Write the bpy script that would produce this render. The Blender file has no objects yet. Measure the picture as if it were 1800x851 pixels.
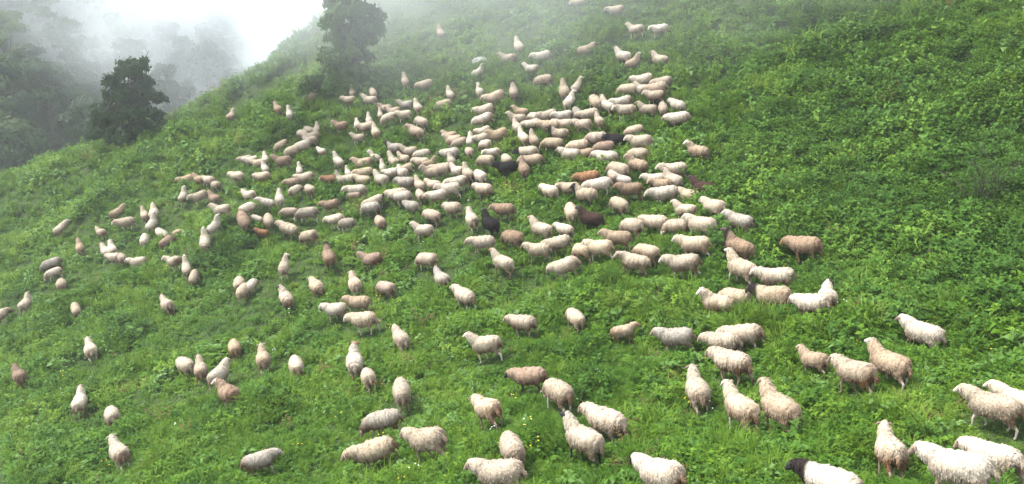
import bpy, bmesh, math, random
import numpy as np
from mathutils import Vector, Matrix
R = math.radians
scene = bpy.context.scene
COL = scene.collection
random.seed(7)
rng = np.random.default_rng(11)

# ------------------------------------------------------------------ camera, sky, sun, exposure
PITCH = R(21.0); F = 1400.0
cam_d = bpy.data.cameras.new('camera'); cam = bpy.data.objects.new('camera', cam_d); COL.objects.link(cam)
cam.location = (0, 0, 0); cam.rotation_euler = (math.pi / 2 - PITCH, 0, 0)
cam_d.sensor_width = 36.0; cam_d.lens = 36.0 * F / 1800.0; cam_d.clip_end = 3000; cam_d.clip_start = 0.1
scene.camera = cam
SUN_EL, SUN_ROT = R(54), R(-72)
w = bpy.data.worlds.new('World'); scene.world = w; w.use_nodes = True
nt = w.node_tree; nt.nodes.clear()
sky = nt.nodes.new('ShaderNodeTexSky'); sky.sky_type = 'NISHITA'; sky.sun_disc = False
sky.sun_elevation = SUN_EL; sky.sun_rotation = SUN_ROT; sky.dust_density = 4.0; sky.air_density = 1.0; sky.ozone_density = 1.0
cloud = nt.nodes.new('ShaderNodeRGB'); cloud.outputs[0].default_value = (8.5, 9.1, 9.7, 1)      # overcast cloud cover
mx = nt.nodes.new('ShaderNodeMix'); mx.data_type = 'RGBA'; mx.inputs[0].default_value = 0.8
bg = nt.nodes.new('ShaderNodeBackground'); bg.inputs['Strength'].default_value = 0.14
out = nt.nodes.new('ShaderNodeOutputWorld')
nt.links.new(sky.outputs[0], mx.inputs[6]); nt.links.new(cloud.outputs[0], mx.inputs[7])
nt.links.new(mx.outputs[2], bg.inputs['Color']); nt.links.new(bg.outputs[0], out.inputs[0])
sun_d = bpy.data.lights.new('sun', 'SUN'); sun_d.energy = 4.8; sun_d.angle = R(16); sun_d.color = (1.0, 0.97, 0.92)
sun = bpy.data.objects.new('sun', sun_d); COL.objects.link(sun)
sd = Vector((math.sin(SUN_ROT) * math.cos(SUN_EL), math.cos(SUN_ROT) * math.cos(SUN_EL), math.sin(SUN_EL)))
sun.rotation_euler = sd.to_track_quat('Z', 'Y').to_euler()
vs = scene.view_settings
scene.display_settings.display_device = 'sRGB'
vs.view_transform = 'Standard'; vs.look = 'None'; vs.gamma = 1.0; vs.exposure = 0.90; vs.use_curve_mapping = False
cy = scene.cycles
cy.use_denoising = True; cy.denoiser = 'OPENIMAGEDENOISE'
cy.max_bounces = 8; cy.diffuse_bounces = 3; cy.glossy_bounces = 1; cy.transmission_bounces = 2
cy.volume_bounces = 6; cy.transparent_max_bounces = 4; cy.caustics_reflective = False; cy.caustics_refractive = False
cy.use_adaptive_sampling = False
HAZE_DENSITY = 0.0008

# ------------------------------------------------------------------ noise, terrain function
def _hash(ix, iy, s):
    n = (ix * 374761393 + iy * 668265263 + s * 1442695041) & 0xffffffff
    n = ((n ^ (n >> 13)) * 1274126177) & 0xffffffff
    return ((n ^ (n >> 16)) & 0xffff) / 65535.0
def vnoise(x, y, s=0):
    x = np.asarray(x, float); y = np.asarray(y, float)
    ix = np.floor(x).astype(np.int64); iy = np.floor(y).astype(np.int64)
    fx = x - ix; fy = y - iy
    u = fx * fx * (3 - 2 * fx); v = fy * fy * (3 - 2 * fy)
    a = _hash(ix, iy, s); b = _hash(ix + 1, iy, s); c = _hash(ix, iy + 1, s); d = _hash(ix + 1, iy + 1, s)
    return (a + (b - a) * u) * (1 - v) + (c + (d - c) * u) * v - 0.5
def fbm(x, y, s=0, o=3):
    t = 0; a = 1.0
    for k in range(o):
        t = t + a * vnoise(x * 2 ** k + 13.7 * k, y * 2 ** k - 7.1 * k, s + k); a *= 0.5
    return t

# size in photo pixels of a 1.2 m long animal, measured at many places, gives the distance of the slope there
MEAS = np.array([(665,790,112),(1424,430,73),(1212,460,70),(1628,587,98),(858,207,45),(957,97,39),(1035,87,38),(1136,140,45),
 (877,168,43),(1117,455,59),(1376,486,80),(851,424,58),(544,372,54),(95,462,44),(224,388,40),(333,314,32),(688,738,81),(457,808,86),
 (940,662,72),(1200,592,72),(1752,715,125),(1720,825,150),(1295,637,90),(1189,295,60),(1197,206,49),(1175,339,60),(628,331,44),
 (213,371,34),(1086,17,40),(1163,49,36),(1320,586,75),(205,730,62),(38,662,52),(775,57,34),(409,203,30)], float)
def _A(x, y): return np.stack([np.ones_like(x), x, y, x * x, x * y, y * y], -1)
_c, *_ = np.linalg.lstsq(_A((MEAS[:, 0] - 900) / 900, (MEAS[:, 1] - 425) / 425), np.log(MEAS[:, 2]), rcond=None)
CP, SP = math.cos(PITCH), math.sin(PITCH)
def ray(px, py):
    u = (np.asarray(px, float) - 900) / F; v = (np.asarray(py, float) - 425.5) / F
    return u, CP - v * SP, -(SP + v * CP)            # unit depth ray in world axes
def _surf(px, py):
    s = np.exp(_A((np.asarray(px, float) - 900) / 900, (np.asarray(py, float) - 425) / 425) @ _c)
    d = F * 1.2 / s; a, b, c = ray(px, py)
    return a * d, b * d, c * d, d
_gx, _gy = np.meshgrid(np.linspace(0, 1800, 31), np.linspace(0, 851, 17)); _gx = _gx.ravel(); _gy = _gy.ravel()
SKYX = [0, 60, 160, 250, 330, 400, 450, 520, 575, 640]; SKYY = [318, 290, 258, 222, 185, 155, 118, 60, 15, -45]
_m = _gy > np.interp(_gx, SKYX, SKYY); _gx = _gx[_m]; _gy = _gy[_m]
_X, _Y, _Z, _d = _surf(_gx, _gy)
def _B(X, Y): return np.stack([np.ones_like(X), X, Y, X*X, X*Y, Y*Y, X**3, X*X*Y, X*Y*Y, Y**3], -1)
_k, *_ = np.linalg.lstsq(_B(_X, _Y) / _d[:, None], _Z / _d, rcond=None)
def base(X, Y):
    X = np.asarray(X, float); Y = np.asarray(Y, float)
    r = np.hypot(X, Y) + 1e-9; az = np.arctan2(X, Y)
    rc = np.clip(r, 11, 56); ac = np.clip(az, R(-33.5), R(33.5))
    x = rc * np.sin(ac); y = rc * np.cos(ac)
    k = _k
    dx = k[1] + 2*k[3]*x + k[4]*y + 3*k[6]*x*x + 2*k[7]*x*y + k[8]*y*y
    dy = k[2] + k[4]*x + 2*k[5]*y + k[7]*x*x + 2*k[8]*x*y + 3*k[9]*y*y
    dx = np.clip(dx, -0.1, 0.5); dy = np.clip(dy, -0.3, 0.5)
    z = _B(x, y) @ k
    return z + dx * (X - x) + dy * (Y - y)
RX, RY, _rz, _rd = _surf(np.array(SKYX), np.array(SKYY))
RX = RX + 0.5; RY = RY - 0.3
def ridge_dist(X, Y):
    """metres beyond the crest line of the slope (positive on the far side)"""
    X = np.asarray(X, float); Y = np.asarray(Y, float)
    best = np.full(X.shape, 1e9); sgn = np.ones(X.shape)
    n = len(RX)
    for i in range(n - 1):
        ax, ay, bx, by = RX[i], RY[i], RX[i+1], RY[i+1]
        ex, ey = bx - ax, by - ay; L2 = ex * ex + ey * ey
        t = ((X - ax) * ex + (Y - ay) * ey) / L2
        lo = -50 if i == 0 else 0; hi = 50 if i == n - 2 else 1
        t = np.clip(t, lo, hi)
        dx = X - (ax + t * ex); dy = Y - (ay + t * ey); d = np.hypot(dx, dy)
        s = np.sign(ex * dy - ey * dx)
        m = d < best; best = np.where(m, d, best); sgn = np.where(m, s, sgn)
    return best * sgn
BANK = None
def H(X, Y):
    z = base(X, Y)
    D = np.maximum(ridge_dist(X, Y), 0)
    z = z - 1.1 * D * D / (D + 3.0)
    z = z + 0.56 * vnoise(X / 3.4, Y / 3.4, 5) + 0.32 * vnoise(X / 1.5, Y / 1.5, 9) + 0.10 * vnoise(X / 0.75, Y / 0.75, 12)
    if BANK is not None:
        for (bx, by, r, h) in BANK:
            q = ((X - bx) ** 2 + (Y - by) ** 2) / (r * r)
            z = z + h * np.exp(-q)
    return z
_T = np.concatenate([np.arange(6, 30, 0.08), np.arange(30, 110, 0.2)])
def hit(px, py, off=0.0):
    """where the sight line through a photo point meets the slope raised by off"""
    a, b, c = ray(px, py)
    X = a * _T; Y = b * _T; Z = c * _T
    g = Z - (H(X, Y) + off)
    i = np.argmax(g < 0)
    if not (g < 0).any(): i = len(_T) - 1
    t0, t1 = _T[max(i-1, 0)], _T[i]; g0, g1 = g[max(i-1, 0)], g[i]
    t = t0 + (t1 - t0) * (g0 / (g0 - g1) if g0 != g1 else 0)
    return Vector((a * t, b * t, c * t))
_b = [(hit(428, 425), 2.1, 1.15), (hit(375, 452), 1.5, 0.5), (hit(225, 330), 2.5, 0.4), (hit(620, 165), 2.5, 0.5), (hit(560, 170), 2.0, 0.5)]
BANK = [(p.x, p.y, r, h) for p, r, h in _b]

# ------------------------------------------------------------------ helpers
def new_obj(name, me, parent=None):
    o = bpy.data.objects.new(name, me); COL.objects.link(o)
    if parent: o.parent = parent
    return o
def mesh_from(name, verts, faces, mats=None, smooth=True, mat_idx=None):
    me = bpy.data.meshes.new(name)
    verts = np.asarray(verts, np.float32)
    if isinstance(faces, np.ndarray):
        n, k = faces.shape
        me.vertices.add(len(verts)); me.vertices.foreach_set('co', verts.ravel())
        me.loops.add(n * k); me.loops.foreach_set('vertex_index', faces.ravel().astype(np.int32))
        me.polygons.add(n); me.polygons.foreach_set('loop_start', (np.arange(n) * k).astype(np.int32))
        me.update(calc_edges=True)
    else:
        me.from_pydata(verts.tolist(), [], faces)
    for m in (mats or []): me.materials.append(m)
    if mat_idx is not None: me.polygons.foreach_set('material_index', np.asarray(mat_idx, np.int32))
    if smooth: me.polygons.foreach_set('use_smooth', np.ones(len(me.polygons), bool))
    me.validate(); me.update()
    return me
def tag(o, label=None, cat=None, group=None, kind=None):
    if label: o['label'] = label
    if cat: o['category'] = cat
    if group: o['group'] = group
    if kind: o['kind'] = kind
    return o

# ------------------------------------------------------------------ materials
def mat(name):
    m = bpy.data.materials.new(name); m.use_nodes = True; m.node_tree.nodes.clear()
    return m, m.node_tree
def N(nt, t, **kw):
    n = nt.nodes.new(t)
    for k, v in kw.items():
        if k in ('op',): n.operation = v
        elif hasattr(n, k): setattr(n, k, v)
    return n
def math_node(nt, op, a, b=None, clamp=False):
    n = nt.nodes.new('ShaderNodeMath'); n.operation = op; n.use_clamp = clamp
    for i, v in enumerate((a, b)):
        if v is None: continue
        if isinstance(v, (int, float)): n.inputs[i].default_value = v
        else: nt.links.new(v, n.inputs[i])
    return n.outputs[0]
def mixc(nt, f, a, b, blend='MIX'):
    n = nt.nodes.new('ShaderNodeMix'); n.data_type = 'RGBA'; n.blend_type = blend
    for i, v in ((0, f), (6, a), (7, b)):
        if isinstance(v, (int, float)): n.inputs[i].default_value = v
        elif isinstance(v, tuple): n.inputs[i].default_value = (*v, 1)
        else: nt.links.new(v, n.inputs[i])
    return n.outputs[2]
def ramp(nt, f, stops):
    n = nt.nodes.new('ShaderNodeValToRGB'); e = n.color_ramp.elements
    while len(e) < len(stops): e.new(0.5)
    for i, (p, c) in enumerate(stops): e[i].position = p; e[i].color = (*c, 1)
    nt.links.new(f, n.inputs[0]); return n.outputs[0]
def noise(nt, vec, scale, detail=2.0):
    n = nt.nodes.new('ShaderNodeTexNoise'); n.inputs['Scale'].default_value = scale; n.inputs['Detail'].default_value = detail
    if vec is not None: nt.links.new(vec, n.inputs['Vector'])
    return n.outputs['Fac']

def leaf_mat(name, stops, rough=0.55, trans=0.35, patch=0.5):
    """leaves: own colour per plant and per patch of the hill, thin and translucent"""
    m, nt = mat(name)
    oi = nt.nodes.new('ShaderNodeObjectInfo'); geo = nt.nodes.new('ShaderNodeNewGeometry')
    nz = noise(nt, geo.outputs['Position'], 0.28, 3.0)
    nz = math_node(nt, 'MULTIPLY_ADD', nz, 2.3); nt.nodes[-1].inputs[2].default_value = -0.66
    n2 = noise(nt, geo.outputs['Position'], 9.0, 1.0)
    f = math_node(nt, 'MULTIPLY', oi.outputs['Random'], 1 - patch)
    f2 = math_node(nt, 'MULTIPLY', nz, patch)
    f = math_node(nt, 'ADD', f, f2)
    n2 = math_node(nt, 'MULTIPLY_ADD', n2, 0.5); nt.nodes[-1].inputs[2].default_value = -0.25
    f = math_node(nt, 'ADD', f, n2, True)
    c = ramp(nt, f, stops)
    d = nt.nodes.new('ShaderNodeBsdfPrincipled'); d.inputs['Roughness'].default_value = rough; d.inputs['Specular IOR Level'].default_value = 0.12
    t = nt.nodes.new('ShaderNodeBsdfTranslucent')
    tc = mixc(nt, 0.35, c, (0.22, 0.34, 0.03))
    nt.links.new(c, d.inputs['Base Color']); nt.links.new(tc, t.inputs['Color'])
    ms = nt.nodes.new('ShaderNodeMixShader'); ms.inputs[0].default_value = trans
    nt.links.new(d.outputs[0], ms.inputs[1]); nt.links.new(t.outputs[0], ms.inputs[2])
    o = nt.nodes.new('ShaderNodeOutputMaterial'); nt.links.new(ms.outputs[0], o.inputs[0])
    return m
def plain_mat(name, c1, c2, scale, rough=0.9, bump=0.0):
    m, nt = mat(name)
    tc = nt.nodes.new('ShaderNodeTexCoord')
    f = noise(nt, tc.outputs['Object'], scale, 4.0)
    c = ramp(nt, f, [(0.35, c1), (0.65, c2)])
    d = nt.nodes.new('ShaderNodeBsdfPrincipled'); d.inputs['Roughness'].default_value = rough; d.inputs['Specular IOR Level'].default_value = 0.2
    nt.links.new(c, d.inputs['Base Color'])
    if bump:
        b = nt.nodes.new('ShaderNodeBump'); b.inputs['Strength'].default_value = bump; b.inputs['Distance'].default_value = 0.05
        nt.links.new(f, b.inputs['Height']); nt.links.new(b.outputs[0], d.inputs['Normal'])
    o = nt.nodes.new('ShaderNodeOutputMaterial'); nt.links.new(d.outputs[0], o.inputs[0])
    return m
M_SOIL = plain_mat('soil_and_moss', (0.012, 0.026, 0.005), (0.045, 0.075, 0.014), 14.0, 1.0, 1.0)
M_WEED = leaf_mat('weed_leaves', [(0.0, (0.016, 0.049, 0.004)), (0.3, (0.043, 0.111, 0.009)), (0.6, (0.093, 0.186, 0.014)), (0.85, (0.166, 0.277, 0.031)), (1.0, (0.263, 0.367, 0.070))], 0.6, 0.3)
M_BROAD = leaf_mat('broad_leaves', [(0.0, (0.032, 0.089, 0.012)), (0.5, (0.078, 0.173, 0.025)), (1.0, (0.184, 0.293, 0.105))], 0.5, 0.3)
M_GRASS = leaf_mat('grass_blades', [(0.0, (0.049, 0.120, 0.010)), (0.6, (0.117, 0.210, 0.020)), (0.9, (0.205, 0.293, 0.047)), (1.0, (0.274, 0.251, 0.105))], 0.6, 0.3)
M_FERN = leaf_mat('fern_leaves', [(0.0, (0.032, 0.089, 0.007)), (0.6, (0.083, 0.178, 0.017)), (1.0, (0.157, 0.262, 0.034))], 0.6, 0.3)
M_DARKBUSH = leaf_mat('shrub_leaves', [(0.0, (0.022, 0.063, 0.009)), (0.6, (0.061, 0.139, 0.017)), (1.0, (0.146, 0.254, 0.034))], 0.6, 0.25)
M_DRY = leaf_mat('dry_stalks', [(0.0, (0.10, 0.06, 0.03)), (1.0, (0.2, 0.13, 0.06))], 0.8, 0.2)
M_TREE = leaf_mat('tree_leaves', [(0.0, (0.010, 0.026, 0.008)), (0.5, (0.026, 0.062, 0.014)), (1.0, (0.07, 0.12, 0.026))], 0.6, 0.15, 0.4)
M_WOOD = leaf_mat('far_tree_leaves', [(0.0, (0.006, 0.020, 0.012)), (0.5, (0.026, 0.060, 0.022)), (1.0, (0.10, 0.15, 0.04))], 0.6, 0.15, 0.2)
M_BARK = plain_mat('bark', (0.03, 0.025, 0.02), (0.08, 0.07, 0.055), 12.0, 0.9, 0.6)
M_TWIG = plain_mat('grey_twig', (0.06, 0.05, 0.04), (0.12, 0.105, 0.085), 12.0)
M_ROCK = plain_mat('grey_stone', (0.16, 0.155, 0.15), (0.30, 0.29, 0.27), 6.0, 0.9, 0.8)
M_YEL = plain_mat('yellow_petals', (0.65, 0.42, 0.02), (0.75, 0.55, 0.04), 10.0, 0.6)
M_WHI = plain_mat('white_petals', (0.55, 0.6, 0.5), (0.7, 0.72, 0.66), 10.0, 0.6)

# ------------------------------------------------------------------ ground
def grid_mesh(name, xs, ys, fz, m):
    X, Y = np.meshgrid(xs, ys); Z = fz(X, Y)
    v = np.stack([X.ravel(), Y.ravel(), Z.ravel()], 1)
    nx, ny = len(xs), len(ys)
    i = np.arange((ny - 1) * nx).reshape(ny - 1, nx)[:, :-1].ravel()
    f = np.stack([i, i + 1, i + nx + 1, i + nx], 1)
    return mesh_from(name, v, f, [m])
xs = np.concatenate([np.linspace(-95, -48, 30)[:-1], np.arange(-48, 48, 0.35), np.linspace(48, 80, 24)])
ys = np.concatenate([np.linspace(-12, 4, 12)[:-1], np.arange(4, 72, 0.35), np.linspace(72, 125, 34)])
g = new_obj('ground', grid_mesh('ground', xs, ys, H, M_SOIL)); tag(g, kind='structure')
# the opposite, wooded side of the valley, further off towards the right
def far_r0(az): return 90 + 60 * np.clip((az + R(33)) / R(22), 0, 1.6) ** 1.6
def HF(r, az):
    q = r - far_r0(az)
    z = np.where(q < 0, -36 - 0.5 * np.maximum(-q, 0) * 0.3, -36 + 0.42 * np.minimum(q, 130) + 0.15 * np.maximum(q - 130, 0))
    return z + 5 * fbm(r / 45.0, az * 6, 31) + 1.5 * fbm(r / 12.0, az * 18, 35)
rs = np.linspace(60, 420, 110); azs = np.linspace(R(-62), R(8), 120)
RR, AA = np.meshgrid(rs, azs); ZZ = HF(RR, AA)
v = np.stack([(RR * np.sin(AA)).ravel(), (RR * np.cos(AA)).ravel(), ZZ.ravel()], 1)
i = np.arange((len(azs) - 1) * len(rs)).reshape(len(azs) - 1, len(rs))[:, :-1].ravel()
fh = new_obj('far_hillside', mesh_from('far_hillside', v, np.stack([i, i + len(rs), i + len(rs) + 1, i + 1], 1), [M_SOIL]))
tag(fh, kind='structure')

# ------------------------------------------------------------------ plant pieces (each one small mesh, scattered by the undergrowth objects)
def leaf_tris(base, direc, up, L, W, fold=0.25, droop=0.3):
    """a folded, drooping leaf: 5 points, 4 triangles"""
    d = direc / np.linalg.norm(direc); s = np.cross(d, up); s = s / (np.linalg.norm(s) + 1e-9); n = np.cross(s, d)
    p0 = base; mid = base + d * L * 0.5; tip = base + d * L - np.array([0, 0, droop * L])
    l = mid + s * W * 0.5 + n * W * fold; r = mid - s * W * 0.5 + n * W * fold
    return [p0, l, mid, r, tip], [(0, 3, 2), (0, 2, 1), (2, 3, 4), (2, 4, 1)]
class Acc:
    def __init__(s): s.v = []; s.f = []; s.m = []
    def add(s, v, f, m=0):
        n = len(s.v); s.v.extend(v); s.f.extend([tuple(i + n for i in t) for t in f]); s.m.extend([m] * len(f))
    def stem(s, a, b, r, m=0):
        a = np.array(a, float); b = np.array(b, float)
        s.add([a + [r, 0, 0], a + [-r*.5, r*.87, 0], a + [-r*.5, -r*.87, 0], b], [(0, 1, 3), (1, 2, 3), (2, 0, 3)], m)
    def mesh(s, name, mats): return mesh_from(name, np.array(s.v), np.array(s.f), mats, False, s.m)
def rdir(r, el): 
    a = r.uniform(0, 2 * math.pi); return np.array([math.cos(a) * math.cos(el), math.sin(a) * math.cos(el), math.sin(el)])
def weed(seed, nst, h, spread, L, W, per, m):
    r = random.Random(seed); A = Acc()
    for i in range(nst):
        a = r.uniform(0, 2 * math.pi); rr = spread * math.sqrt(r.random()); hh = h * r.uniform(0.55, 1.0) * (1 - 0.35 * rr / spread)
        b = np.array([math.cos(a) * rr * 0.6, math.sin(a) * rr * 0.6, 0]); t = np.array([math.cos(a) * rr, math.sin(a) * rr, hh])
        A.stem(b, t, 0.005)
        for k in range(per):
            q = (k + r.random()) / per; q = 0.3 + 0.7 * q; p = b + (t - b) * q
            d = rdir(r, r.uniform(-0.15, 0.6)); l = L * r.uniform(0.6, 1.2)
            A.add(*leaf_tris(p, d, np.array([0, 0, 1.0]), l, W * l / L, r.uniform(0, .3), r.uniform(0, 0.5)))
        for k in range(3):
            A.add(*leaf_tris(t, rdir(r, r.uniform(0.2, 1.0)), np.array([0, 0, 1.0]), L * 0.7, W * 0.7, 0.2, 0.2))
    return A.mesh('leafy_weed', [m])
def grass_tuft(seed, n, h, m):
    r = random.Random(seed); A = Acc()
    for i in range(n):
        a = r.uniform(0, 6.283); rr = 0.12 * math.sqrt(r.random()); b = np.array([math.cos(a) * rr, math.sin(a) * rr, 0])
        a2 = a + r.uniform(-.8, .8); hh = h * r.uniform(0.5, 1.1); o = np.array([math.cos(a2), math.sin(a2), 0]); s = np.array([-o[1], o[0], 0]) * 0.006
        m1 = b + o * hh * 0.2 + [0, 0, hh * 0.7]; t = b + o * hh * r.uniform(.5, .8) + [0, 0, hh * r.uniform(.6, .95)]
        A.add([b - s, b + s, m1 - s, m1 + s, t], [(0, 1, 3), (0, 3, 2), (2, 3, 4)])
    return A.mesh('grass_tuft', [m])
def fern(seed, nf, L, m):
    r = random.Random(seed); A = Acc()
    for i in range(nf):
        a = i * 6.283 / nf + r.uniform(-.3, .3); o = np.array([math.cos(a), math.sin(a), 0]); l = L * r.uniform(.7, 1.1); s = np.array([-o[1], o[0], 0])
        P = lambda q: o * l * q * 0.8 + np.array([0, 0, l * (1.0 * q - 0.75 * q * q)])
        for k in range(12):
            q = 0.12 + 0.88 * k / 12; w_ = 0.28 * l * (1 - q) ** 0.8 + 0.015
            for sg in (-1, 1):
                A.add(*leaf_tris(P(q), s * sg + o * 0.35, np.array([0, 0, 1.0]), w_, 0.05 * (1.3 - q), 0.1, 0.15))
    return A.mesh('fern', [m])
def flower(seed, m, n=3):
    r = random.Random(seed); A = Acc()
    for i in range(n):
        b = np.array([r.uniform(-.1, .1), r.uniform(-.1, .1), 0]); t = b + [r.uniform(-.08, .08), r.uniform(-.08, .08), r.uniform(.28, .42)]
        A.stem(b, t, 0.004, 0)
        for k in range(5):
            A.add(*leaf_tris(b + (t - b) * r.uniform(.2, .8), rdir(r, .4), np.array([0, 0, 1.0]), 0.07, 0.03), 0)
        for k in range(7):
            a = k * 0.9; d = np.array([math.cos(a), math.sin(a), 0.35])
            A.add(*leaf_tris(t, d, np.array([0, 0, 1.0]), 0.017, 0.013, 0.1, 0), 1)
    return A.mesh('flower', [M_WEED, m])
def stalk(seed):
    r = random.Random(seed); A = Acc()
    for i in range(9):
        b = np.array([r.uniform(-.15, .15), r.uniform(-.15, .15), 0]); t = b + [r.uniform(-.15, .15), r.uniform(-.15, .15), r.uniform(.3, .5)]
        A.stem(b, t, 0.006)
        for k in range(9):
            A.add(*leaf_tris(b + (t - b) * r.uniform(.4, 1), rdir(r, .5), np.array([0, 0, 1.0]), 0.06, 0.025))
    return A.mesh('dry_stalk', [M_DRY])
def shrub_mesh(seed, rad, h, n, m, L=0.09):
    r = random.Random(seed); A = Acc()
    for i in range(26):
        t = rdir(r, r.uniform(.25, 1.4)) * np.array([rad, rad, h]) * .8; A.stem([t[0]*.08, t[1]*.08, 0], t, 0.012, 1)
    lobes = [(rdir(r, r.uniform(.1, 1.3)) * np.array([rad * .6, rad * .6, h * .62]), r.uniform(.3, .55)) for _ in range(9)]
    for i in range(n):
        c, q = r.choice(lobes); d = rdir(r, r.uniform(-.5, 1.4)); p = c + d * np.array([rad, rad, h]) * q * r.uniform(.6, 1.05)
        if p[2] < 0.03: p[2] = abs(p[2]) + .03
        A.add(*leaf_tris(p, d + rdir(r, .2) * .8, np.array([0, 0, 1.0]), L * r.uniform(.7, 1.3), L * .55, .2, .3))
    return A.mesh('shrub', [m, M_TWIG])

def source(name, me):           # the plant a scatter repeats: it is not itself placed in the scene
    return bpy.data.objects.new(name, me)
def scatter(name, sources, P, rot, scl, idx, label, cat):
    """one object: a cloud of points carrying turn, size and kind, with a plant standing on each"""
    me = bpy.data.meshes.new(name); me.vertices.add(len(P)); me.vertices.foreach_set('co', np.asarray(P, np.float32).ravel())
    for nm, ty, arr in (('turn', 'FLOAT_VECTOR', rot), ('size', 'FLOAT_VECTOR', scl), ('which', 'INT', idx)):
        a = me.attributes.new(nm, ty, 'POINT')
        a.data.foreach_set('vector' if ty == 'FLOAT_VECTOR' else 'value', np.asarray(arr, np.int32 if ty == 'INT' else np.float32).ravel())
    o = new_obj(name, me); tag(o, label, cat, kind='stuff')
    c = bpy.data.collections.new(name + '_plants')
    for k, s in enumerate(sources): s.name = f'{name}_kind_{k:02d}'; c.objects.link(s)
    gt = bpy.data.node_groups.new(name, 'GeometryNodeTree')
    gt.interface.new_socket('Geometry', in_out='INPUT', socket_type='NodeSocketGeometry')
    gt.interface.new_socket('Geometry', in_out='OUTPUT', socket_type='NodeSocketGeometry')
    gi = gt.nodes.new('NodeGroupInput'); go = gt.nodes.new('NodeGroupOutput')
    ci = gt.nodes.new('GeometryNodeCollectionInfo'); ci.inputs['Collection'].default_value = c
    ci.inputs['Separate Children'].default_value = True; ci.inputs['Reset Children'].default_value = True
    ip = gt.nodes.new('GeometryNodeInstanceOnPoints'); ip.inputs['Pick Instance'].default_value = True
    def na(nm, ty):
        n = gt.nodes.new('GeometryNodeInputNamedAttribute'); n.data_type = ty; n.inputs['Name'].default_value = nm; return n.outputs['Attribute']
    gt.links.new(gi.outputs[0], ip.inputs['Points']); gt.links.new(ci.outputs[0], ip.inputs['Instance'])
    gt.links.new(na('turn', 'FLOAT_VECTOR'), ip.inputs['Rotation']); gt.links.new(na('size', 'FLOAT_VECTOR'), ip.inputs['Scale'])
    gt.links.new(na('which', 'INT'), ip.inputs['Instance Index']); gt.links.new(ip.outputs[0], go.inputs[0])
    md = o.modifiers.new('scatter', 'NODES'); md.node_group = gt
    return o

# points over the slope, thinning with distance as the plants there grow larger
def field_points(n, seed, rmax=100.0, p=1.25, r0=7.0, az=37.0):
    q = np.random.default_rng(seed)
    # density ~ r^-p per square metre -> pdf over r ~ r^(1-p)
    e = 2 - p; u = q.random(n); r = (r0 ** e + u * (rmax ** e - r0 ** e)) ** (1 / e)
    a = R(az) * (2 * q.random(n) - 1); X = r * np.sin(a); Y = r * np.cos(a)
    D = ridge_dist(X, Y); keep = D < 5
    # nothing wholly above the picture
    X, Y, r = X[keep], Y[keep], r[keep]; Z = H(X, Y)
    el = np.degrees(np.arctan2(Z, r)); k2 = (el < 3.0) & (el > -44)
    return X[k2], Y[k2], Z[k2], r[k2], q
def sheep_clear(X, Y, rad):
    """nearness (0..1) to the feet of the nearest sheep"""
    if not len(SHEEP_XY): return np.zeros(len(X))
    S = np.array(SHEEP_XY); out = np.zeros(len(X))
    for s in S:
        m = (np.abs(X - s[0]) < rad) & (np.abs(Y - s[1]) < rad)
        if m.any():
            d = np.hypot(X[m] - s[0], Y[m] - s[1]); out[m] = np.maximum(out[m], np.clip(1.35 - d / rad, 0, 1))
    return out
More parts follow.
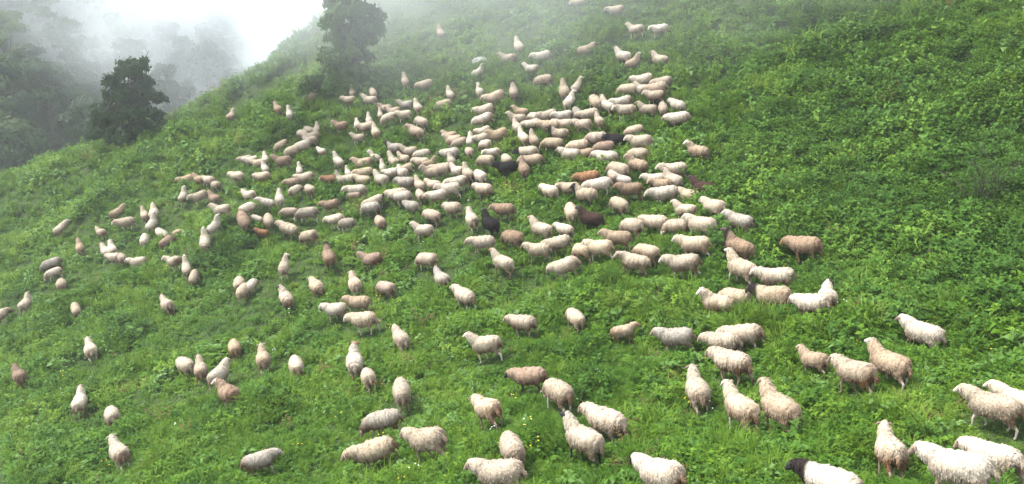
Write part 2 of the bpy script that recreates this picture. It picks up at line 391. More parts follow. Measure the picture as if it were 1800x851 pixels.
# where the cover is rank and dark: right middle of the hill, the crest by the trees, and the bank among the flock, its shaded face put in as darker plants
RANK = []
for px, py, rad in [(1700, 330, 9), (1760, 210, 7), (1560, 400, 5), (1640, 250, 6), (1480, 250, 5), (1790, 430, 5), (425, 448, 1.7), (380, 470, 1.2), (300, 260, 3), (1500, 130, 5), (1760, 520, 1.6)]:
    h = hit(px, py); RANK.append((h.x, h.y, rad))
def rank(X, Y):
    t = np.zeros(len(X))
    for x, y, r in RANK: t = np.maximum(t, np.exp(-((X - x) ** 2 + (Y - y) ** 2) / (r * r)))
    return t
def build_undergrowth():
    up = np.array([0, 0, 1.0])
    # leafy weeds and grass
    X, Y, Z, r, q = field_points(50000, 3)
    X2, Y2, Z2, r2, q2 = field_points(9000, 33, rmax=24, p=0.6)          # fill between the near clumps
    X, Y, Z, r = (np.concatenate(t) for t in ((X, X2), (Y, Y2), (Z, Z2), (r, r2)))
    n = len(X); near = sheep_clear(X, Y, 0.75) * np.clip((34 - r) / 12, .45, 1); rk = rank(X, Y)
    clump = fbm(X / 2.2, Y / 2.2, 51)
    size = (0.72 + 0.7 * np.clip(clump * 1.3 + 0.15, -.45, .8) + 0.5 * rk) * (0.85 + 0.75 * q.random(n)) * np.clip((r / 20) ** 0.42, 0.85, 2.2)
    size *= (1 - 0.52 * near)
    srcs = ([source('w', weed(k, 8, .34, .26, .10, .055, 6, M_WEED)) for k in range(4)] +
            [source('w', weed(10 + k, 8, .30, .24, .06, .018, 12, M_WEED)) for k in range(3)] +
            [source('b', weed(20 + k, 6, .26, .26, .15, .095, 4, M_BROAD)) for k in range(3)] +
            [source('f', fern(30 + k, 7, .42, M_FERN)) for k in range(2)] +
            [source('g', grass_tuft(40 + k, 60, .36, M_GRASS)) for k in range(2)] +
            [source('d', stalk(50))] +
            [source('k', weed(90 + k, 9, .40, .26, .10, .055, 7, M_DARKBUSH)) for k in range(2)])
    t = q.random(n); pn = fbm(X / 3.5, Y / 3.5, 77) * 0.5; t2 = np.clip(t + pn * 0.6, 0, 0.999)
    idx = np.where(t2 < .26, q.integers(0, 4, n), np.where(t2 < .5, q.integers(4, 7, n), np.where(t2 < .66, q.integers(7, 10, n), np.where(t2 < .8, q.integers(10, 12, n), q.integers(12, 14, n)))))
    idx = np.where(q.random(n) < 0.004, 14, idx)
    idx = np.where(q.random(n) < np.clip(rk * .9 - .3, 0.03, .5), q.integers(15, 17, n), idx)
    rot = np.stack([q.normal(0, .18, n), q.normal(0, .18, n) , q.random(n) * 6.283], 1)
    scl = np.stack([size, size, size * (0.9 + .5 * q.random(n)) * (1 - .10 * near)], 1)
    P = np.stack([X, Y, Z - 0.03], 1)
    scatter('undergrowth', srcs, P, rot, scl, idx, 'thick green weeds, ferns and grass covering the hillside under the flock', 'undergrowth')
    # taller bushy clumps
    X, Y, Z, r, q = field_points(12000, 5, p=0.9)
    rk = rank(X, Y); near = np.where(r < 27, sheep_clear(X, Y, 1.9), sheep_clear(X, Y, 1.1)); c = fbm(X / 5.0, Y / 5.0, 91)
    keep = (q.random(len(X)) < np.clip(0.24 + 1.3 * rk + 0.8 * (c - .1), 0, 1) * np.clip((r - 12) / 10, 0.1, 1)) & (near <= 0)
    X, Y, Z, r, rk = X[keep], Y[keep], Z[keep], r[keep], rk[keep]; n = len(X)
    size = (0.52 + 0.45 * rk) * (0.6 + 0.7 * q.random(n)) * np.clip((r / 26) ** .3, .8, 1.5)
    srcs = [source('s', shrub_mesh(60 + k, .7, .62, 520, M_DARKBUSH if k < 2 else M_WEED, .11)) for k in range(4)]
    rot = np.stack([q.normal(0, .15, n), q.normal(0, .15, n), q.random(n) * 6.283], 1)
    scl = np.stack([size, size, size * (.8 + .4 * q.random(n))], 1)
    idx = np.where(rk > .35, q.integers(0, 2, n), q.integers(1, 4, n))
    scatter('bushy_undergrowth', srcs, np.stack([X, Y, Z - .05], 1), rot, scl, idx, 'dark bushy clumps of taller leaves scattered over the hillside', 'undergrowth')
    print('bushes', n)
    # small flowers
    X, Y, Z, r, q = field_points(520, 8, rmax=60, p=1.1); n = len(X)
    c = fbm(X / 4, Y / 4, 17); keep = q.random(n) < np.clip(.35 + c, 0.05, 1); X, Y, Z, r = X[keep], Y[keep], Z[keep], r[keep]; n = len(X)
    yx = [hit(px, py) for px, py in ((1418, 565), (1425, 572), (1410, 560), (1460, 562), (1790, 640), (1530, 632), (212, 812), (195, 815), (1178, 530), (1222, 530), (1240, 805), (983, 530))]
    yx = [(p.x + q.normal(0, .2), p.y + q.normal(0, .2)) for p in yx for _ in range(1)]
    X2 = np.array([a for a, b in yx]); Y2 = np.array([b for a, b in yx])
    X = np.concatenate([X, X2]); Y = np.concatenate([Y, Y2]); Z = H(X, Y)
    idx = np.concatenate([np.where(q.random(n) < .6, 1, 0), np.zeros(len(X2), int)]); n = len(X)
    rot = np.stack([q.normal(0, .15, n), q.normal(0, .15, n), q.random(n) * 6.283], 1); s = .8 + .5 * q.random(n)
    scatter('wild_flowers', [source('y', flower(1, M_YEL)), source('w', flower(2, M_WHI))], np.stack([X, Y, Z], 1), rot, np.stack([s, s, s], 1), idx,
            'small yellow and white wild flowers dotted among the weeds', 'flowers')

# ------------------------------------------------------------------ trees
def crown_mesh(name, seed, lobes, n, L, m, sx=1.0):
    """n leaf sprays in the shells of many overlapping lobes; lobes: (x, y, z, rx, rz)"""
    q = np.random.default_rng(seed)
    w_ = np.array([l[3] * l[4] for l in lobes]); pick = q.choice(len(lobes), n, p=w_ / w_.sum()); Lb = np.array(lobes)[pick]
    # every lobe is itself a handful of twig clusters, so its outline is uneven
    K = 26; cd = q.normal(size=(len(lobes), K, 3)); cd /= np.linalg.norm(cd, axis=2, keepdims=True); cd[:, :, 2] = np.abs(cd[:, :, 2]) * 1.1 - .35
    cr = q.uniform(.45, 1.12, (len(lobes), K)); kk = q.integers(0, K, n)
    c = cd[pick, kk] * cr[pick, kk][:, None]
    p = c + q.normal(0, .115, (n, 3)); rad = np.stack([Lb[:, 3], Lb[:, 3], Lb[:, 4]], 1)
    P = Lb[:, :3] + p * rad
    o_ = c + p * .6 + np.array([0, 0, .25]) + q.normal(0, .38, (n, 3)); o_ /= np.linalg.norm(o_, axis=1, keepdims=True)
    a = q.normal(size=(n, 3)); d = np.cross(o_, a); d /= np.linalg.norm(d, axis=1, keepdims=True); s = np.cross(o_, d); s /= np.linalg.norm(s, axis=1, keepdims=True)
    l = (L * q.uniform(.6, 1.3, n))[:, None]
    v = np.stack([P, P + d * l * .5 + s * l * .32, P + d * l + q.normal(0, .1, (n, 3)) * l, P + d * l * .5 - s * l * .32], 1).reshape(-1, 3)
    v[1::4] += np.array([0, 0, .12]) * L; v[3::4] += np.array([0, 0, .12]) * L
    i = np.arange(n) * 4; f = np.concatenate([np.stack([i, i + 1, i + 2], 1), np.stack([i, i + 2, i + 3], 1)])
    return mesh_from(name, v, f, [m], False)
def tube(pts, rads, seg=8, caps=True):
    V = []; Fc = []; pts = [Vector(p) for p in pts]; n = len(pts)
    for i, p in enumerate(pts):
        t = (pts[min(i + 1, n - 1)] - pts[max(i - 1, 0)]).normalized()
        a = Vector((0, 1, 0)) if abs(t.y) < .9 else Vector((1, 0, 0)); u = a.cross(t).normalized(); v_ = t.cross(u)
        r = rads[i]; ra, rb = r if isinstance(r, tuple) else (r, r)
        for k in range(seg):
            q = 2 * math.pi * k / seg; V.append(p + u * math.cos(q) * rb + v_ * math.sin(q) * ra)
    for i in range(n - 1):
        for k in range(seg):
            a = i * seg + k; b = i * seg + (k + 1) % seg; Fc.append((a, b, b + seg, a + seg))
    if caps: Fc.append(tuple(reversed(range(seg)))); Fc.append(tuple(range((n - 1) * seg, n * seg)))
    return V, Fc
def trunk_mesh(name, seed, h, r, lobes, m):
    V = []; Fc = []
    def add(vf):
        n = len(V); V.extend(vf[0]); Fc.extend([tuple(i + n for i in f) for f in vf[1]])
    q = random.Random(seed)
    pts = [(q.uniform(-.1, .1) * i * .5, q.uniform(-.1, .1) * i * .5, h * i / 6 - .3) for i in range(7)]
    add(tube(pts, [r * (1.5 if i == 0 else 1 - .11 * i) for i in range(7)]))
    for l in lobes:
        z0 = h * q.uniform(.35, .95); k = min(6, int(z0 / h * 6)); s = Vector(pts[k]); e = Vector(l[:3]); mid = (s + e) / 2 + Vector((0, 0, -.15 * (e - s).length * .3))
        rr = r * .38; add(tube([s, mid, e, e + (e - s) * .2], [rr, rr * .7, rr * .4, rr * .15], 6))
    return mesh_from(name, V, Fc, [m])
def make_tree(name, loc, lobes, h, r, n, L, m, seed, label, cat='tree', group=None, rot=0, s=1.0):
    e = bpy.data.objects.new(name, None); COL.objects.link(e); e.location = loc; e.rotation_euler = (0, 0, rot); e.scale = (s, s, s)
    tag(e, label, cat, group)
    new_obj('crown', crown_mesh('crown', seed, lobes, n, L, m), e)
    new_obj('trunk', trunk_mesh('trunk', seed, h, r, lobes, M_BARK), e)
    return e
def auto_lobes(seed, rad, h0, h1, n):
    q = random.Random(seed); out = []
    for i in range(n):
        t = (i + q.random()) / n; z = h0 + (h1 - h0) * t; rr = rad * math.sin(math.pi * (0.12 + .80 * t) ** .8) * q.uniform(.35, .8)
        a = q.uniform(0, 6.283); s = rad * q.uniform(.30, .46); out.append((math.cos(a) * rr, math.sin(a) * rr, z, s, s * q.uniform(.65, .9)))
    return out
def place_px(px, d): a, b, c = ray(px, 0); return a * d, b * d
def build_trees():
    # big dark tree on the crest: left edge 565, right edge 678, top out of the picture
    b = hit(625, 142); d = b.y / (ray(625, 142)[1]); k = d / F      # metres per photo pixel there
    X = lambda px: (px - 625) * k
    Zp = lambda py: (142 - py) * k / CP * .98
    lo = []
    q = random.Random(4)
    for px, py, r in [(592, 100, 26), (588, 122, 18), (612, 126, 16), (628, 120, 16), (645, 122, 12), (668, 60, 16), (577, 114, 14), (610, 110, 24), (600, 75, 28), (628, 95, 26), (640, 70, 30), (655, 50, 24), (600, 45, 26), (625, 30, 32), (650, 25, 26), (665, 40, 16), (592, 20, 18), (610, -5, 28), (640, -8, 30), (660, 0, 18), (625, -35, 26), (645, -40, 18), (645, 105, 14), (630, 60, 30), (615, 20, 26), (660, 75, 12)]:
        lo.append((X(px), q.uniform(-1, 1) * .9, Zp(py), r * k * .92, r * k * .8))
    make_tree('broadleaf_tree', b, lo, Zp(20), .26, 20000, .25, M_TREE, 5, 'tall dark tree on the misty crest, its top out of the picture')
    b = hit(222, 236, 0); b = hit(222, 250); d = b.y / (ray(222, 250)[1]); k = d / F
    X = lambda px: (px - 222) * k; Zp = lambda py: (254 - py) * k / CP * .98; lo = []
    for px, py, r in [(190, 205, 26), (180, 222, 22), (212, 240, 20), (225, 240, 20), (258, 225, 18), (285, 200, 14), (275, 215, 14), (215, 215, 28), (240, 205, 28), (232, 170, 30), (255, 160, 26), (272, 175, 20), (285, 185, 14), (205, 185, 24), (250, 130, 24), (270, 130, 16), (240, 140, 24), (278, 120, 9), (175, 238, 14), (200, 240, 18), (235, 235, 20), (265, 200, 16), (225, 150, 18), (250, 190, 24)]:
        lo.append((X(px), q.uniform(-1, 1) * 1.0, Zp(py), r * k * .92, r * k * .8))
    make_tree('broadleaf_tree', b, lo, Zp(140), .20, 18000, .23, M_TREE, 6, 'dark bushy tree standing on the left crest, lower than the tall one')
    # shrubs at the foot of the big tree, the twiggy one on the right, one at the left of the flock
    for (px, py, rad, h, n, m, L, lab, sd) in [(556, 166, 1.3, 1.2, 2600, M_TREE, .16, 'rounded dark shrub at the left foot of the tall dark tree', 71),
                                             (606, 158, 1.4, 1.3, 2600, M_WEED, .16, 'green leafy shrub directly in front of the tall dark tree', 72),
                                             (663, 158, .7, .6, 900, M_DARKBUSH, .14, 'small dark shrub at the right foot of the tall dark tree', 73)]:
        me = shrub_mesh(sd, rad * 1.0, h, n, m, L); e = new_obj('shrub', me); e.location = hit(px, py); tag(e, lab, 'shrub')
    # twiggy shrub: bare grey twigs with thin leaf
    b = hit(1725, 372); V = []; Fc = []; q = random.Random(9)
    def add(vf):
        n = len(V); V.extend(vf[0]); Fc.extend([tuple(i + n for i in f) for f in vf[1]])
    tips = []
    for i in range(16):
        a = q.uniform(0, 6.28); l = q.uniform(.9, 2.1); p = Vector((0, 0, -.1)); pts = [p.copy()]; dr = Vector((math.cos(a) * .45, math.sin(a) * .45, 1)).normalized()
        for s in range(5):
            dr = (dr + Vector((q.uniform(-.25, .25), q.uniform(-.25, .25), q.uniform(-.1, .15)))).normalized(); p = p + dr * l / 5; pts.append(p.copy())
            if s > 0:
                for z in range(3):
                    d2 = (dr + Vector((q.uniform(-1, 1), q.uniform(-1, 1), q.uniform(-.2, .8)))).normalized(); e2 = p + d2 * q.uniform(.2, .5)
                    add(tube([p, (p + e2) / 2 + Vector((0, 0, .02)), e2], [.008, .006, .002], 4)); tips.append(e2)
        add(tube(pts, [.022, .018, .015, .012, .008, .004], 5))
    e = bpy.data.objects.new('twiggy_shrub', None); COL.objects.link(e); e.location = b; tag(e, 'spindly shrub of bare grey twigs in the dark bushes on the right', 'shrub')
    new_obj('twigs', mesh_from('twigs', V, Fc, [M_TWIG]), e)
    A = Acc()
    for t in tips:
        for z in range(4):
            pp = np.array(t) + np.array([q.uniform(-.12, .12) for _ in range(3)]); A.add(*leaf_tris(pp, rdir(q, .3), np.array([0, 0, 1.]), .09, .045))
    new_obj('foliage', A.mesh('foliage', [M_DARKBUSH]), e)
    # boulder among the weeds above the flock
    bm = bmesh.new(); bmesh.ops.create_icosphere(bm, subdivisions=4, radius=.42)
    for v in bm.verts:
        c = v.co; s = 1 + .35 * float(fbm(c.x * 2.4 + 5, c.y * 2.4 + c.z * 2, 3)); v.co = Vector((c.x * s * 1.35, c.y * s, c.z * s * .75))
    me = bpy.data.meshes.new('boulder'); bm.to_mesh(me); bm.free(); me.materials.append(M_ROCK)
    o = new_obj('boulder', me); o.location = hit(846, 112, .12); tag(o, 'grey boulder in the weeds behind the pale sheep facing right', 'boulder')
    # individual trees at the near edge of the far wood
    pro = []
    for k in range(4):
        lo = auto_lobes(100 + k, 4.6, 3.0, 11.0, 10)
        pro.append((crown_mesh('crown', 110 + k, lo, 12000, .36, M_WOOD), trunk_mesh('trunk', 120 + k, 9, .35, lo, M_BARK)))
    spots = [(100, 255, 1.0, 'pale round tree of the far wood, left of the dark tree on the crest'), (20, 285, 1.05, 'dark tree of the far wood at the left edge, just above the crest'),
             (50, 300, .55, 'small tree peeping over the crest at the far left'), (165, 215, .8, 'misty tree of the far wood just behind the dark crest tree on its left'),
             (10, 215, .95, 'bluish tree of the far wood at the left edge, second above the crest'), (60, 190, .9, 'hazy tree behind the pale round tree of the far wood'),
             (330, 170, .85, 'faint tree right of the dark crest tree, half behind the crest'), (300, 140, .8, 'faint tree above and right of the dark crest tree, deep in mist'),
             (385, 135, .7, 'mist-veiled tree at the right end of the far wood'), (130, 150, .85, 'hazy tree in the middle of the far wood, above the pale round tree'),
             (215, 120, .8, 'mist-veiled tree just above the dark crest tree'), (20, 130, .9, 'faint tall tree high at the left edge of the far wood')]
    for i, (px, py, s, lab) in enumerate(spots):
        az = math.atan2(*[ray(px, py)[0], ray(px, py)[1]]); a, b_, c = ray(px, py); hz = c / math.hypot(a, b_)
        rr = np.arange(70, 500, .5); zz = HF(rr, np.full(rr.shape, az)); j = int(np.argmax(hz * rr < zz)) if (hz * rr < zz).any() else 200
        r = rr[j]; e = bpy.data.objects.new('forest_tree', None); COL.objects.link(e); e.location = (r * math.sin(az), r * math.cos(az), float(zz[j]) - .4 - 2.0 * s)
        e.rotation_euler = (0, 0, i * 1.7); ss = s * 1.15; e.scale = (ss, ss, ss * (1 + .1 * math.sin(i)))
        tag(e, lab, 'tree', 'trees of the far wood'); c_, t_ = pro[i % 4]; new_obj('crown', c_, e); new_obj('trunk', t_, e)
        FOREST.append((e.location.x, e.location.y, 3.5 * s))
    q = np.random.default_rng(21); GX, GY = np.meshgrid(np.arange(-330, 30, 10.5), np.arange(50, 400, 10.5)); GX = GX.ravel() + q.uniform(-2.8, 2.8, GX.size); GY = GY.ravel() + q.uniform(-2.8, 2.8, GY.size)
    rr = np.hypot(GX, GY); aa = np.arctan2(GX, GY); k = (aa > R(-50)) & (aa < R(4)); rr, aa = rr[k], aa[k]
    k = rr > far_r0(aa) - 14; rr, aa = rr[k], aa[k]; X = rr * np.sin(aa); Y = rr * np.cos(aa); Z = HF(rr, aa)
    for fx, fy, fr in FOREST:
        k = np.hypot(X - fx, Y - fy) > fr; X, Y, Z = X[k], Y[k], Z[k]
    n = len(X); s = q.uniform(.8, 1.4, n)
    scatter('forest', [source('t', p[0]) for p in pro], np.stack([X, Y, Z - 1.5], 1), np.stack([0 * s, 0 * s, q.random(n) * 6.28], 1), np.stack([s, s, s * q.uniform(.8, 1.2, n)], 1),
            q.integers(0, 4, n), 'misty wood covering the far side of the valley behind the crest', 'wood')
FOREST = []

# ------------------------------------------------------------------ sheep
# wool and face colours
WOOL = dict(c=(0.56, 0.475, 0.375), w=(0.65, 0.58, 0.485), p=(0.53, 0.43, 0.345), t=(0.47, 0.37, 0.27), g=(0.43, 0.39, 0.335), b=(0.27, 0.165, 0.11), r=(0.30, 0.165, 0.09), k=(0.022, 0.020, 0.022), d=(0.065, 0.038, 0.032), n=(0.36, 0.265, 0.20))
FACE = dict(WOOL, c=(0.65, 0.565, 0.475), o=(0.36, 0.20, 0.11), b=(0.16, 0.075, 0.04), k=(0.018, 0.016, 0.018), w=(0.66, 0.60, 0.52))
def sheep_skin():
    m, nt = mat('sheep_face_and_legs'); oi = nt.nodes.new('ShaderNodeObjectInfo'); tc = nt.nodes.new('ShaderNodeTexCoord')
    nz = noise(nt, tc.outputs['Object'], 14, 3)
    sep = nt.nodes.new('ShaderNodeSeparateXYZ'); nt.links.new(tc.outputs['Object'], sep.inputs[0])
    hoof = math_node(nt, 'LESS_THAN', sep.outputs[2], 0.045)
    c = mixc(nt, nz, oi.outputs['Color'], (0.30, 0.20, 0.13), 'MULTIPLY')
    c = mixc(nt, 0.6, c, oi.outputs['Color'])
    c = mixc(nt, hoof, c, (0.03, 0.025, 0.02))
    d = nt.nodes.new('ShaderNodeBsdfPrincipled'); d.inputs['Roughness'].default_value = .8; nt.links.new(c, d.inputs['Base Color'])
    o = nt.nodes.new('ShaderNodeOutputMaterial'); nt.links.new(d.outputs[0], o.inputs[0]); return m
def wool_mat():
    m, nt = mat('sheep_wool'); oi = nt.nodes.new('ShaderNodeObjectInfo'); tc = nt.nodes.new('ShaderNodeTexCoord')
    mp = nt.nodes.new('ShaderNodeMapping'); mp.inputs['Scale'].default_value = (26, 26, 9); nt.links.new(tc.outputs['Object'], mp.inputs[0])
    off = nt.nodes.new('ShaderNodeVectorMath'); off.operation = 'ADD'; nt.links.new(mp.outputs[0], off.inputs[0])
    cb = nt.nodes.new('ShaderNodeCombineXYZ'); r100 = math_node(nt, 'MULTIPLY', oi.outputs['Random'], 100.0)
    for i in range(3): nt.links.new(r100, cb.inputs[i])
    nt.links.new(cb.outputs[0], off.inputs[1])
    lock = noise(nt, off.outputs[0], 1.0, 3)                      # locks of wool
    o2 = nt.nodes.new('ShaderNodeVectorMath'); o2.operation = 'ADD'; nt.links.new(tc.outputs['Object'], o2.inputs[0]); nt.links.new(cb.outputs[0], o2.inputs[1])
    dirt = noise(nt, o2.outputs[0], 3.2, 3)
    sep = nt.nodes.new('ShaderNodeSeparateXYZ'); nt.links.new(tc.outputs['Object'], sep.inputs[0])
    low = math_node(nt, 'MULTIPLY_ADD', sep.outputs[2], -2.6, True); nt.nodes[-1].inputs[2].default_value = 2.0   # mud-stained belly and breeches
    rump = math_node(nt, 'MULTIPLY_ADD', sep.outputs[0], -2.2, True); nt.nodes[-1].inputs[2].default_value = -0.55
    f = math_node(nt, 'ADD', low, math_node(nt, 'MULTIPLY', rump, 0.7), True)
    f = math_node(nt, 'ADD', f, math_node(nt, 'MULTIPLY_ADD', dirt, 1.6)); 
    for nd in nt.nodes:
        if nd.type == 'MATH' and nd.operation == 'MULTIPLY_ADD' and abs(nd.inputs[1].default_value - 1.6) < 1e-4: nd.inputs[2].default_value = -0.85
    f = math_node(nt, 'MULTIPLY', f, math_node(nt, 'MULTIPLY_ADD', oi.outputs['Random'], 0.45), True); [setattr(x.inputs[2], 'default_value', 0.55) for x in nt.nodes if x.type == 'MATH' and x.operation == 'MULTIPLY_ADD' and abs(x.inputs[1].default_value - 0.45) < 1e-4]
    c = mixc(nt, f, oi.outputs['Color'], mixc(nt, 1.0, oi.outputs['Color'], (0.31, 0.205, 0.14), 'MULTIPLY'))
    nk = math_node(nt, 'MULTIPLY_ADD', sep.outputs[0], 14.0, True); nt.nodes[-1].inputs[2].default_value = -4.6      # dark wool on the neck of some
    nk = math_node(nt, 'MULTIPLY', nk, math_node(nt, 'LESS_THAN', oi.outputs['Alpha'], 0.75))
    c = mixc(nt, nk, c, (0.026, 0.021, 0.020))
    lk = ramp(nt, lock, [(0.28, (0.70, 0.66, 0.62)), (0.6, (1.0, 1.0, 1.0))])
    c = mixc(nt, 1.0, c, lk, 'MULTIPLY')
    d = nt.nodes.new('ShaderNodeBsdfPrincipled'); d.inputs['Roughness'].default_value = 1.0; d.inputs['Specular IOR Level'].default_value = 0.05
    nt.links.new(c, d.inputs['Base Color'])
    b = nt.nodes.new('ShaderNodeBump'); b.inputs['Strength'].default_value = .4; b.inputs['Distance'].default_value = 0.02
    nt.links.new(lock, b.inputs['Height']); nt.links.new(b.outputs[0], d.inputs['Normal'])
    o = nt.nodes.new('ShaderNodeOutputMaterial'); nt.links.new(d.outputs[0], o.inputs[0]); return m
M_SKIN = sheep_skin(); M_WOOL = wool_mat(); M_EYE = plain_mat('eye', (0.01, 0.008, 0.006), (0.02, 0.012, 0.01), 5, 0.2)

def remesh(V, Fc, voxel, smooth_it=2):
    me = bpy.data.meshes.new('tmp'); me.from_pydata([tuple(v) for v in V], [], Fc); o = bpy.data.objects.new('tmp', me); COL.objects.link(o)
    md = o.modifiers.new('r', 'REMESH'); md.mode = 'VOXEL'; md.voxel_size = voxel
    sm = o.modifiers.new('s', 'SMOOTH'); sm.factor = .5; sm.iterations = smooth_it
    dg = bpy.context.evaluated_depsgraph_get(); ev = o.evaluated_get(dg); r = bpy.data.meshes.new_from_object(ev)
    bpy.data.objects.remove(o); bpy.data.meshes.remove(me); return r
class Sum:
    def __init__(s): s.V = []; s.F = []
    def add(s, pts, rads, seg=12):
        v, f = tube(pts, rads, seg); n = len(s.V); s.V.extend(v); s.F.extend([tuple(i + n for i in t) for t in f])
HEADS = dict(  # neck end (x, z), head pitch (down positive), yaw
    w=(.61, .80, 32, 0), W=(.66, .69, 42, 0), l=(.60, .80, 32, 50), g=(.63, .36, 62, 0), G=(.60, .40, 62, 40), u=(.50, .97, 12, 0), L=(.50, .95, 20, 55), R=(.50, .95, 20, -55))
GAIT = dict(w=(.10, -.10, -.12, .10), W=(-.08, .12, .12, -.10), l=(.10, -.06, -.08, .10), g=(.10, -.06, -.06, .08), G=(-.06, .08, .08, -.04), u=(.06, -.08, -.10, .06), L=(-.06, .06, .06, -.08), R=(.08, -.05, -.05, .08))
def build_sheep(pose, seed):
    nx, nz, hp, yaw = HEADS[pose]; q = random.Random(seed)
    nb = Vector((.33, 0, .66)); ne = Vector((nx, 0, nz)); M = Matrix.Rotation(R(yaw * .55), 4, 'Z'); ne2 = nb + M @ (ne - nb)
    mid = nb + Matrix.Rotation(R(yaw * .25), 4, 'Z') @ ((ne - nb) * .5) + Vector((0, 0, .015))
    hd = Matrix.Rotation(R(yaw), 4, 'Z') @ Vector((math.cos(R(hp)), 0, -math.sin(R(hp))))
    side = Vector((0, 0, 1)).cross(hd).normalized(); hup = hd.cross(side).normalized()
    B = Sum()
    B.add([(-.43, 0, .58), (-.36, 0, .59), (-.18, 0, .56), (.05, 0, .54), (.25, 0, .56), (.38, 0, .60), (.43, 0, .62)], [(.06, .06), (.13, .14), (.16, .17), (.17, .175), (.15, .17), (.10, .12), (.05, .05)], 16)
    B.add([nb - Vector((.08, 0, .05)), mid, ne2], [(.11, .13), (.085, .10), (.068, .078)])
    # skull, cheek, muzzle, nose
    h0 = ne2 - hd * .04
    hp_ = [h0, h0 + hd * .05 + hup * .012, h0 + hd * .11 + hup * .008, h0 + hd * .17 - hup * .002, h0 + hd * .225 - hup * .012, h0 + hd * .25 - hup * .018]
    B.add(hp_, [(.055, .06), (.066, .072), (.056, .062), (.042, .048), (.036, .038), (.022, .022)], 12)
    B.add([h0 + hd * .04 - hup * .03, h0 + hd * .13 - hup * .038, h0 + hd * .21 - hup * .035], [.045, .036, .022], 8)
    for s in (-1, 1):   # drooping ears
        e0 = h0 + hd * .03 + side * .055 * s + hup * .035
        e1 = e0 + side * .07 * s - hup * .012 - hd * .01; e2 = e0 + side * .135 * s - hup * .055 - hd * .015
        B.add([e0, e1, e2], [(.016, .022), (.012, .030), (.008, .010)], 8)
    ga = GAIT[pose]
    for s, off in ((1, ga[0]), (-1, ga[1])):   # fore legs: elbow, knee, fetlock, hoof
        x0 = .26; y = .115 * s; lift = max(0, off) * .25
        B.add([(x0, y * .8, .56), (x0 - .03 + off * .2, y, .42), (x0 + .01 + off * .65, y, .25 + lift * .3), (x0 + off * .95, y, .08 + lift * .2), (x0 + .035 + off, y, .03), (x0 + .045 + off, y, -.01)],
              [(.06, .075), (.042, .052), (.027, .031), (.019, .021), (.024, .030), (.028, .034)], 10)
    for s, off in ((1, ga[2]), (-1, ga[3])):   # hind legs: stifle forward, hock back
        x0 = -.30; y = .12 * s
        B.add([(x0, y * .75, .56), (x0 + .07 + off * .25, y, .43), (x0 - .05 + off * .6, y, .30), (x0 - .085 + off * .8, y, .235), (x0 - .045 + off * .95, y, .09), (x0 - .02 + off, y, .03), (x0 - .01 + off, y, -.01)],
              [(.085, .12), (.06, .085), (.03, .042), (.026, .032), (.020, .022), (.025, .030), (.028, .034)], 10)
    me = remesh(B.V, B.F, .0125, 3); me.name = 'sheep'
    nv = len(me.vertices); co = np.empty(nv * 3, np.float32); me.vertices.foreach_get('co', co)
    bm = bmesh.new(); bm.from_mesh(me)
    for f in bm.faces: f.material_index = 0; f.smooth = True
    for s in (-1, 1):
        p = h0 + hd * .095 + side * .052 * s + hup * .032
        r_ = bmesh.ops.create_icosphere(bm, subdivisions=1, radius=.019, matrix=Matrix.Translation(p))
        for v in r_['verts']:
            for f in v.link_faces: f.material_index = 1; f.smooth = True
    bm.to_mesh(me); bm.free(); me.materials.clear(); me.materials.append(M_SKIN); me.materials.append(M_EYE)
    # fleece
    W_ = Sum(); f = 1.0
    W_.add([(-.49, 0, .57), (-.44, 0, .60), (-.34, 0, .615), (-.15, 0, .595), (.06, 0, .58), (.24, 0, .59), (.36, 0, .61), (.43, 0, .62), (.46, 0, .62)],
           [(.06, .08), (.15, .16), (.215, .215), (.25, .238), (.255, .242), (.225, .238), (.175, .21), (.12, .15), (.06, .08)], 20)
    W_.add([nb - Vector((.12, 0, .04)), mid - Vector((.01, 0, 0)), ne2 - (ne2 - mid) * .12], [(.175, .21), (.14, .165), (.10, .112)], 14)
    W_.add([ne2 - hd * .06 + hup * .01, ne2 - hd * .01 + hup * .03, ne2 + hd * .03 + hup * .042], [(.07, .075), (.062, .05), (.03, .02)], 10)   # woolly poll
    for s, off in ((1, ga[0]), (-1, ga[1])):
        W_.add([(.25, .10 * s, .58), (.24 + off * .15, .125 * s, .44), (.25 + off * .4, .12 * s, .36)], [(.09, .12), (.065, .085), (.035, .04)], 10)
    for s, off in ((1, ga[2]), (-1, ga[3])):
        W_.add([(-.30, .10 * s, .60), (-.27 + off * .2, .135 * s, .46), (-.31 + off * .45, .13 * s, .36), (-.35 + off * .6, .125 * s, .30)], [(.11, .15), (.085, .125), (.05, .075), (.03, .035)], 10)
    W_.add([(-.44, 0, .63), (-.51, 0, .60), (-.545, 0, .52), (-.55, 0, .42)], [(.05, .05), (.06, .045), (.055, .035), (.028, .02)], 8)   # broad woolly tail
    fl = remesh(W_.V, W_.F, .017, 3); fl.name = 'fleece'
    n = len(fl.vertices); co = np.empty(n * 3, np.float32); fl.vertices.foreach_get('co', co); co = co.reshape(-1, 3)
    no = np.empty(n * 3, np.float32); fl.vertices.foreach_get('normal', no); no = no.reshape(-1, 3)
    a = co[:, 0] + seed * 3.1; b = co[:, 2] * .45 + co[:, 1] * .5
    dsp = .022 * fbm(a * 9, b * 7, seed, 2) + .032 * vnoise(a * 24 + 1.5 * vnoise(a * 6, b * 10, 2), b * 13, seed + 3) + .012 * vnoise(co[:, 0] * 4 + 3, co[:, 1] * 6, seed + 8)
    co2 = co + no * dsp[:, None]
    # locks: small hanging wedges of wool over the surface
    q2 = np.random.default_rng(seed); K = 2200; pk = q2.integers(0, n, K); P = co2[pk]; nn = no[pk]
    topness = np.clip(nn[:, 2], 0, 1)
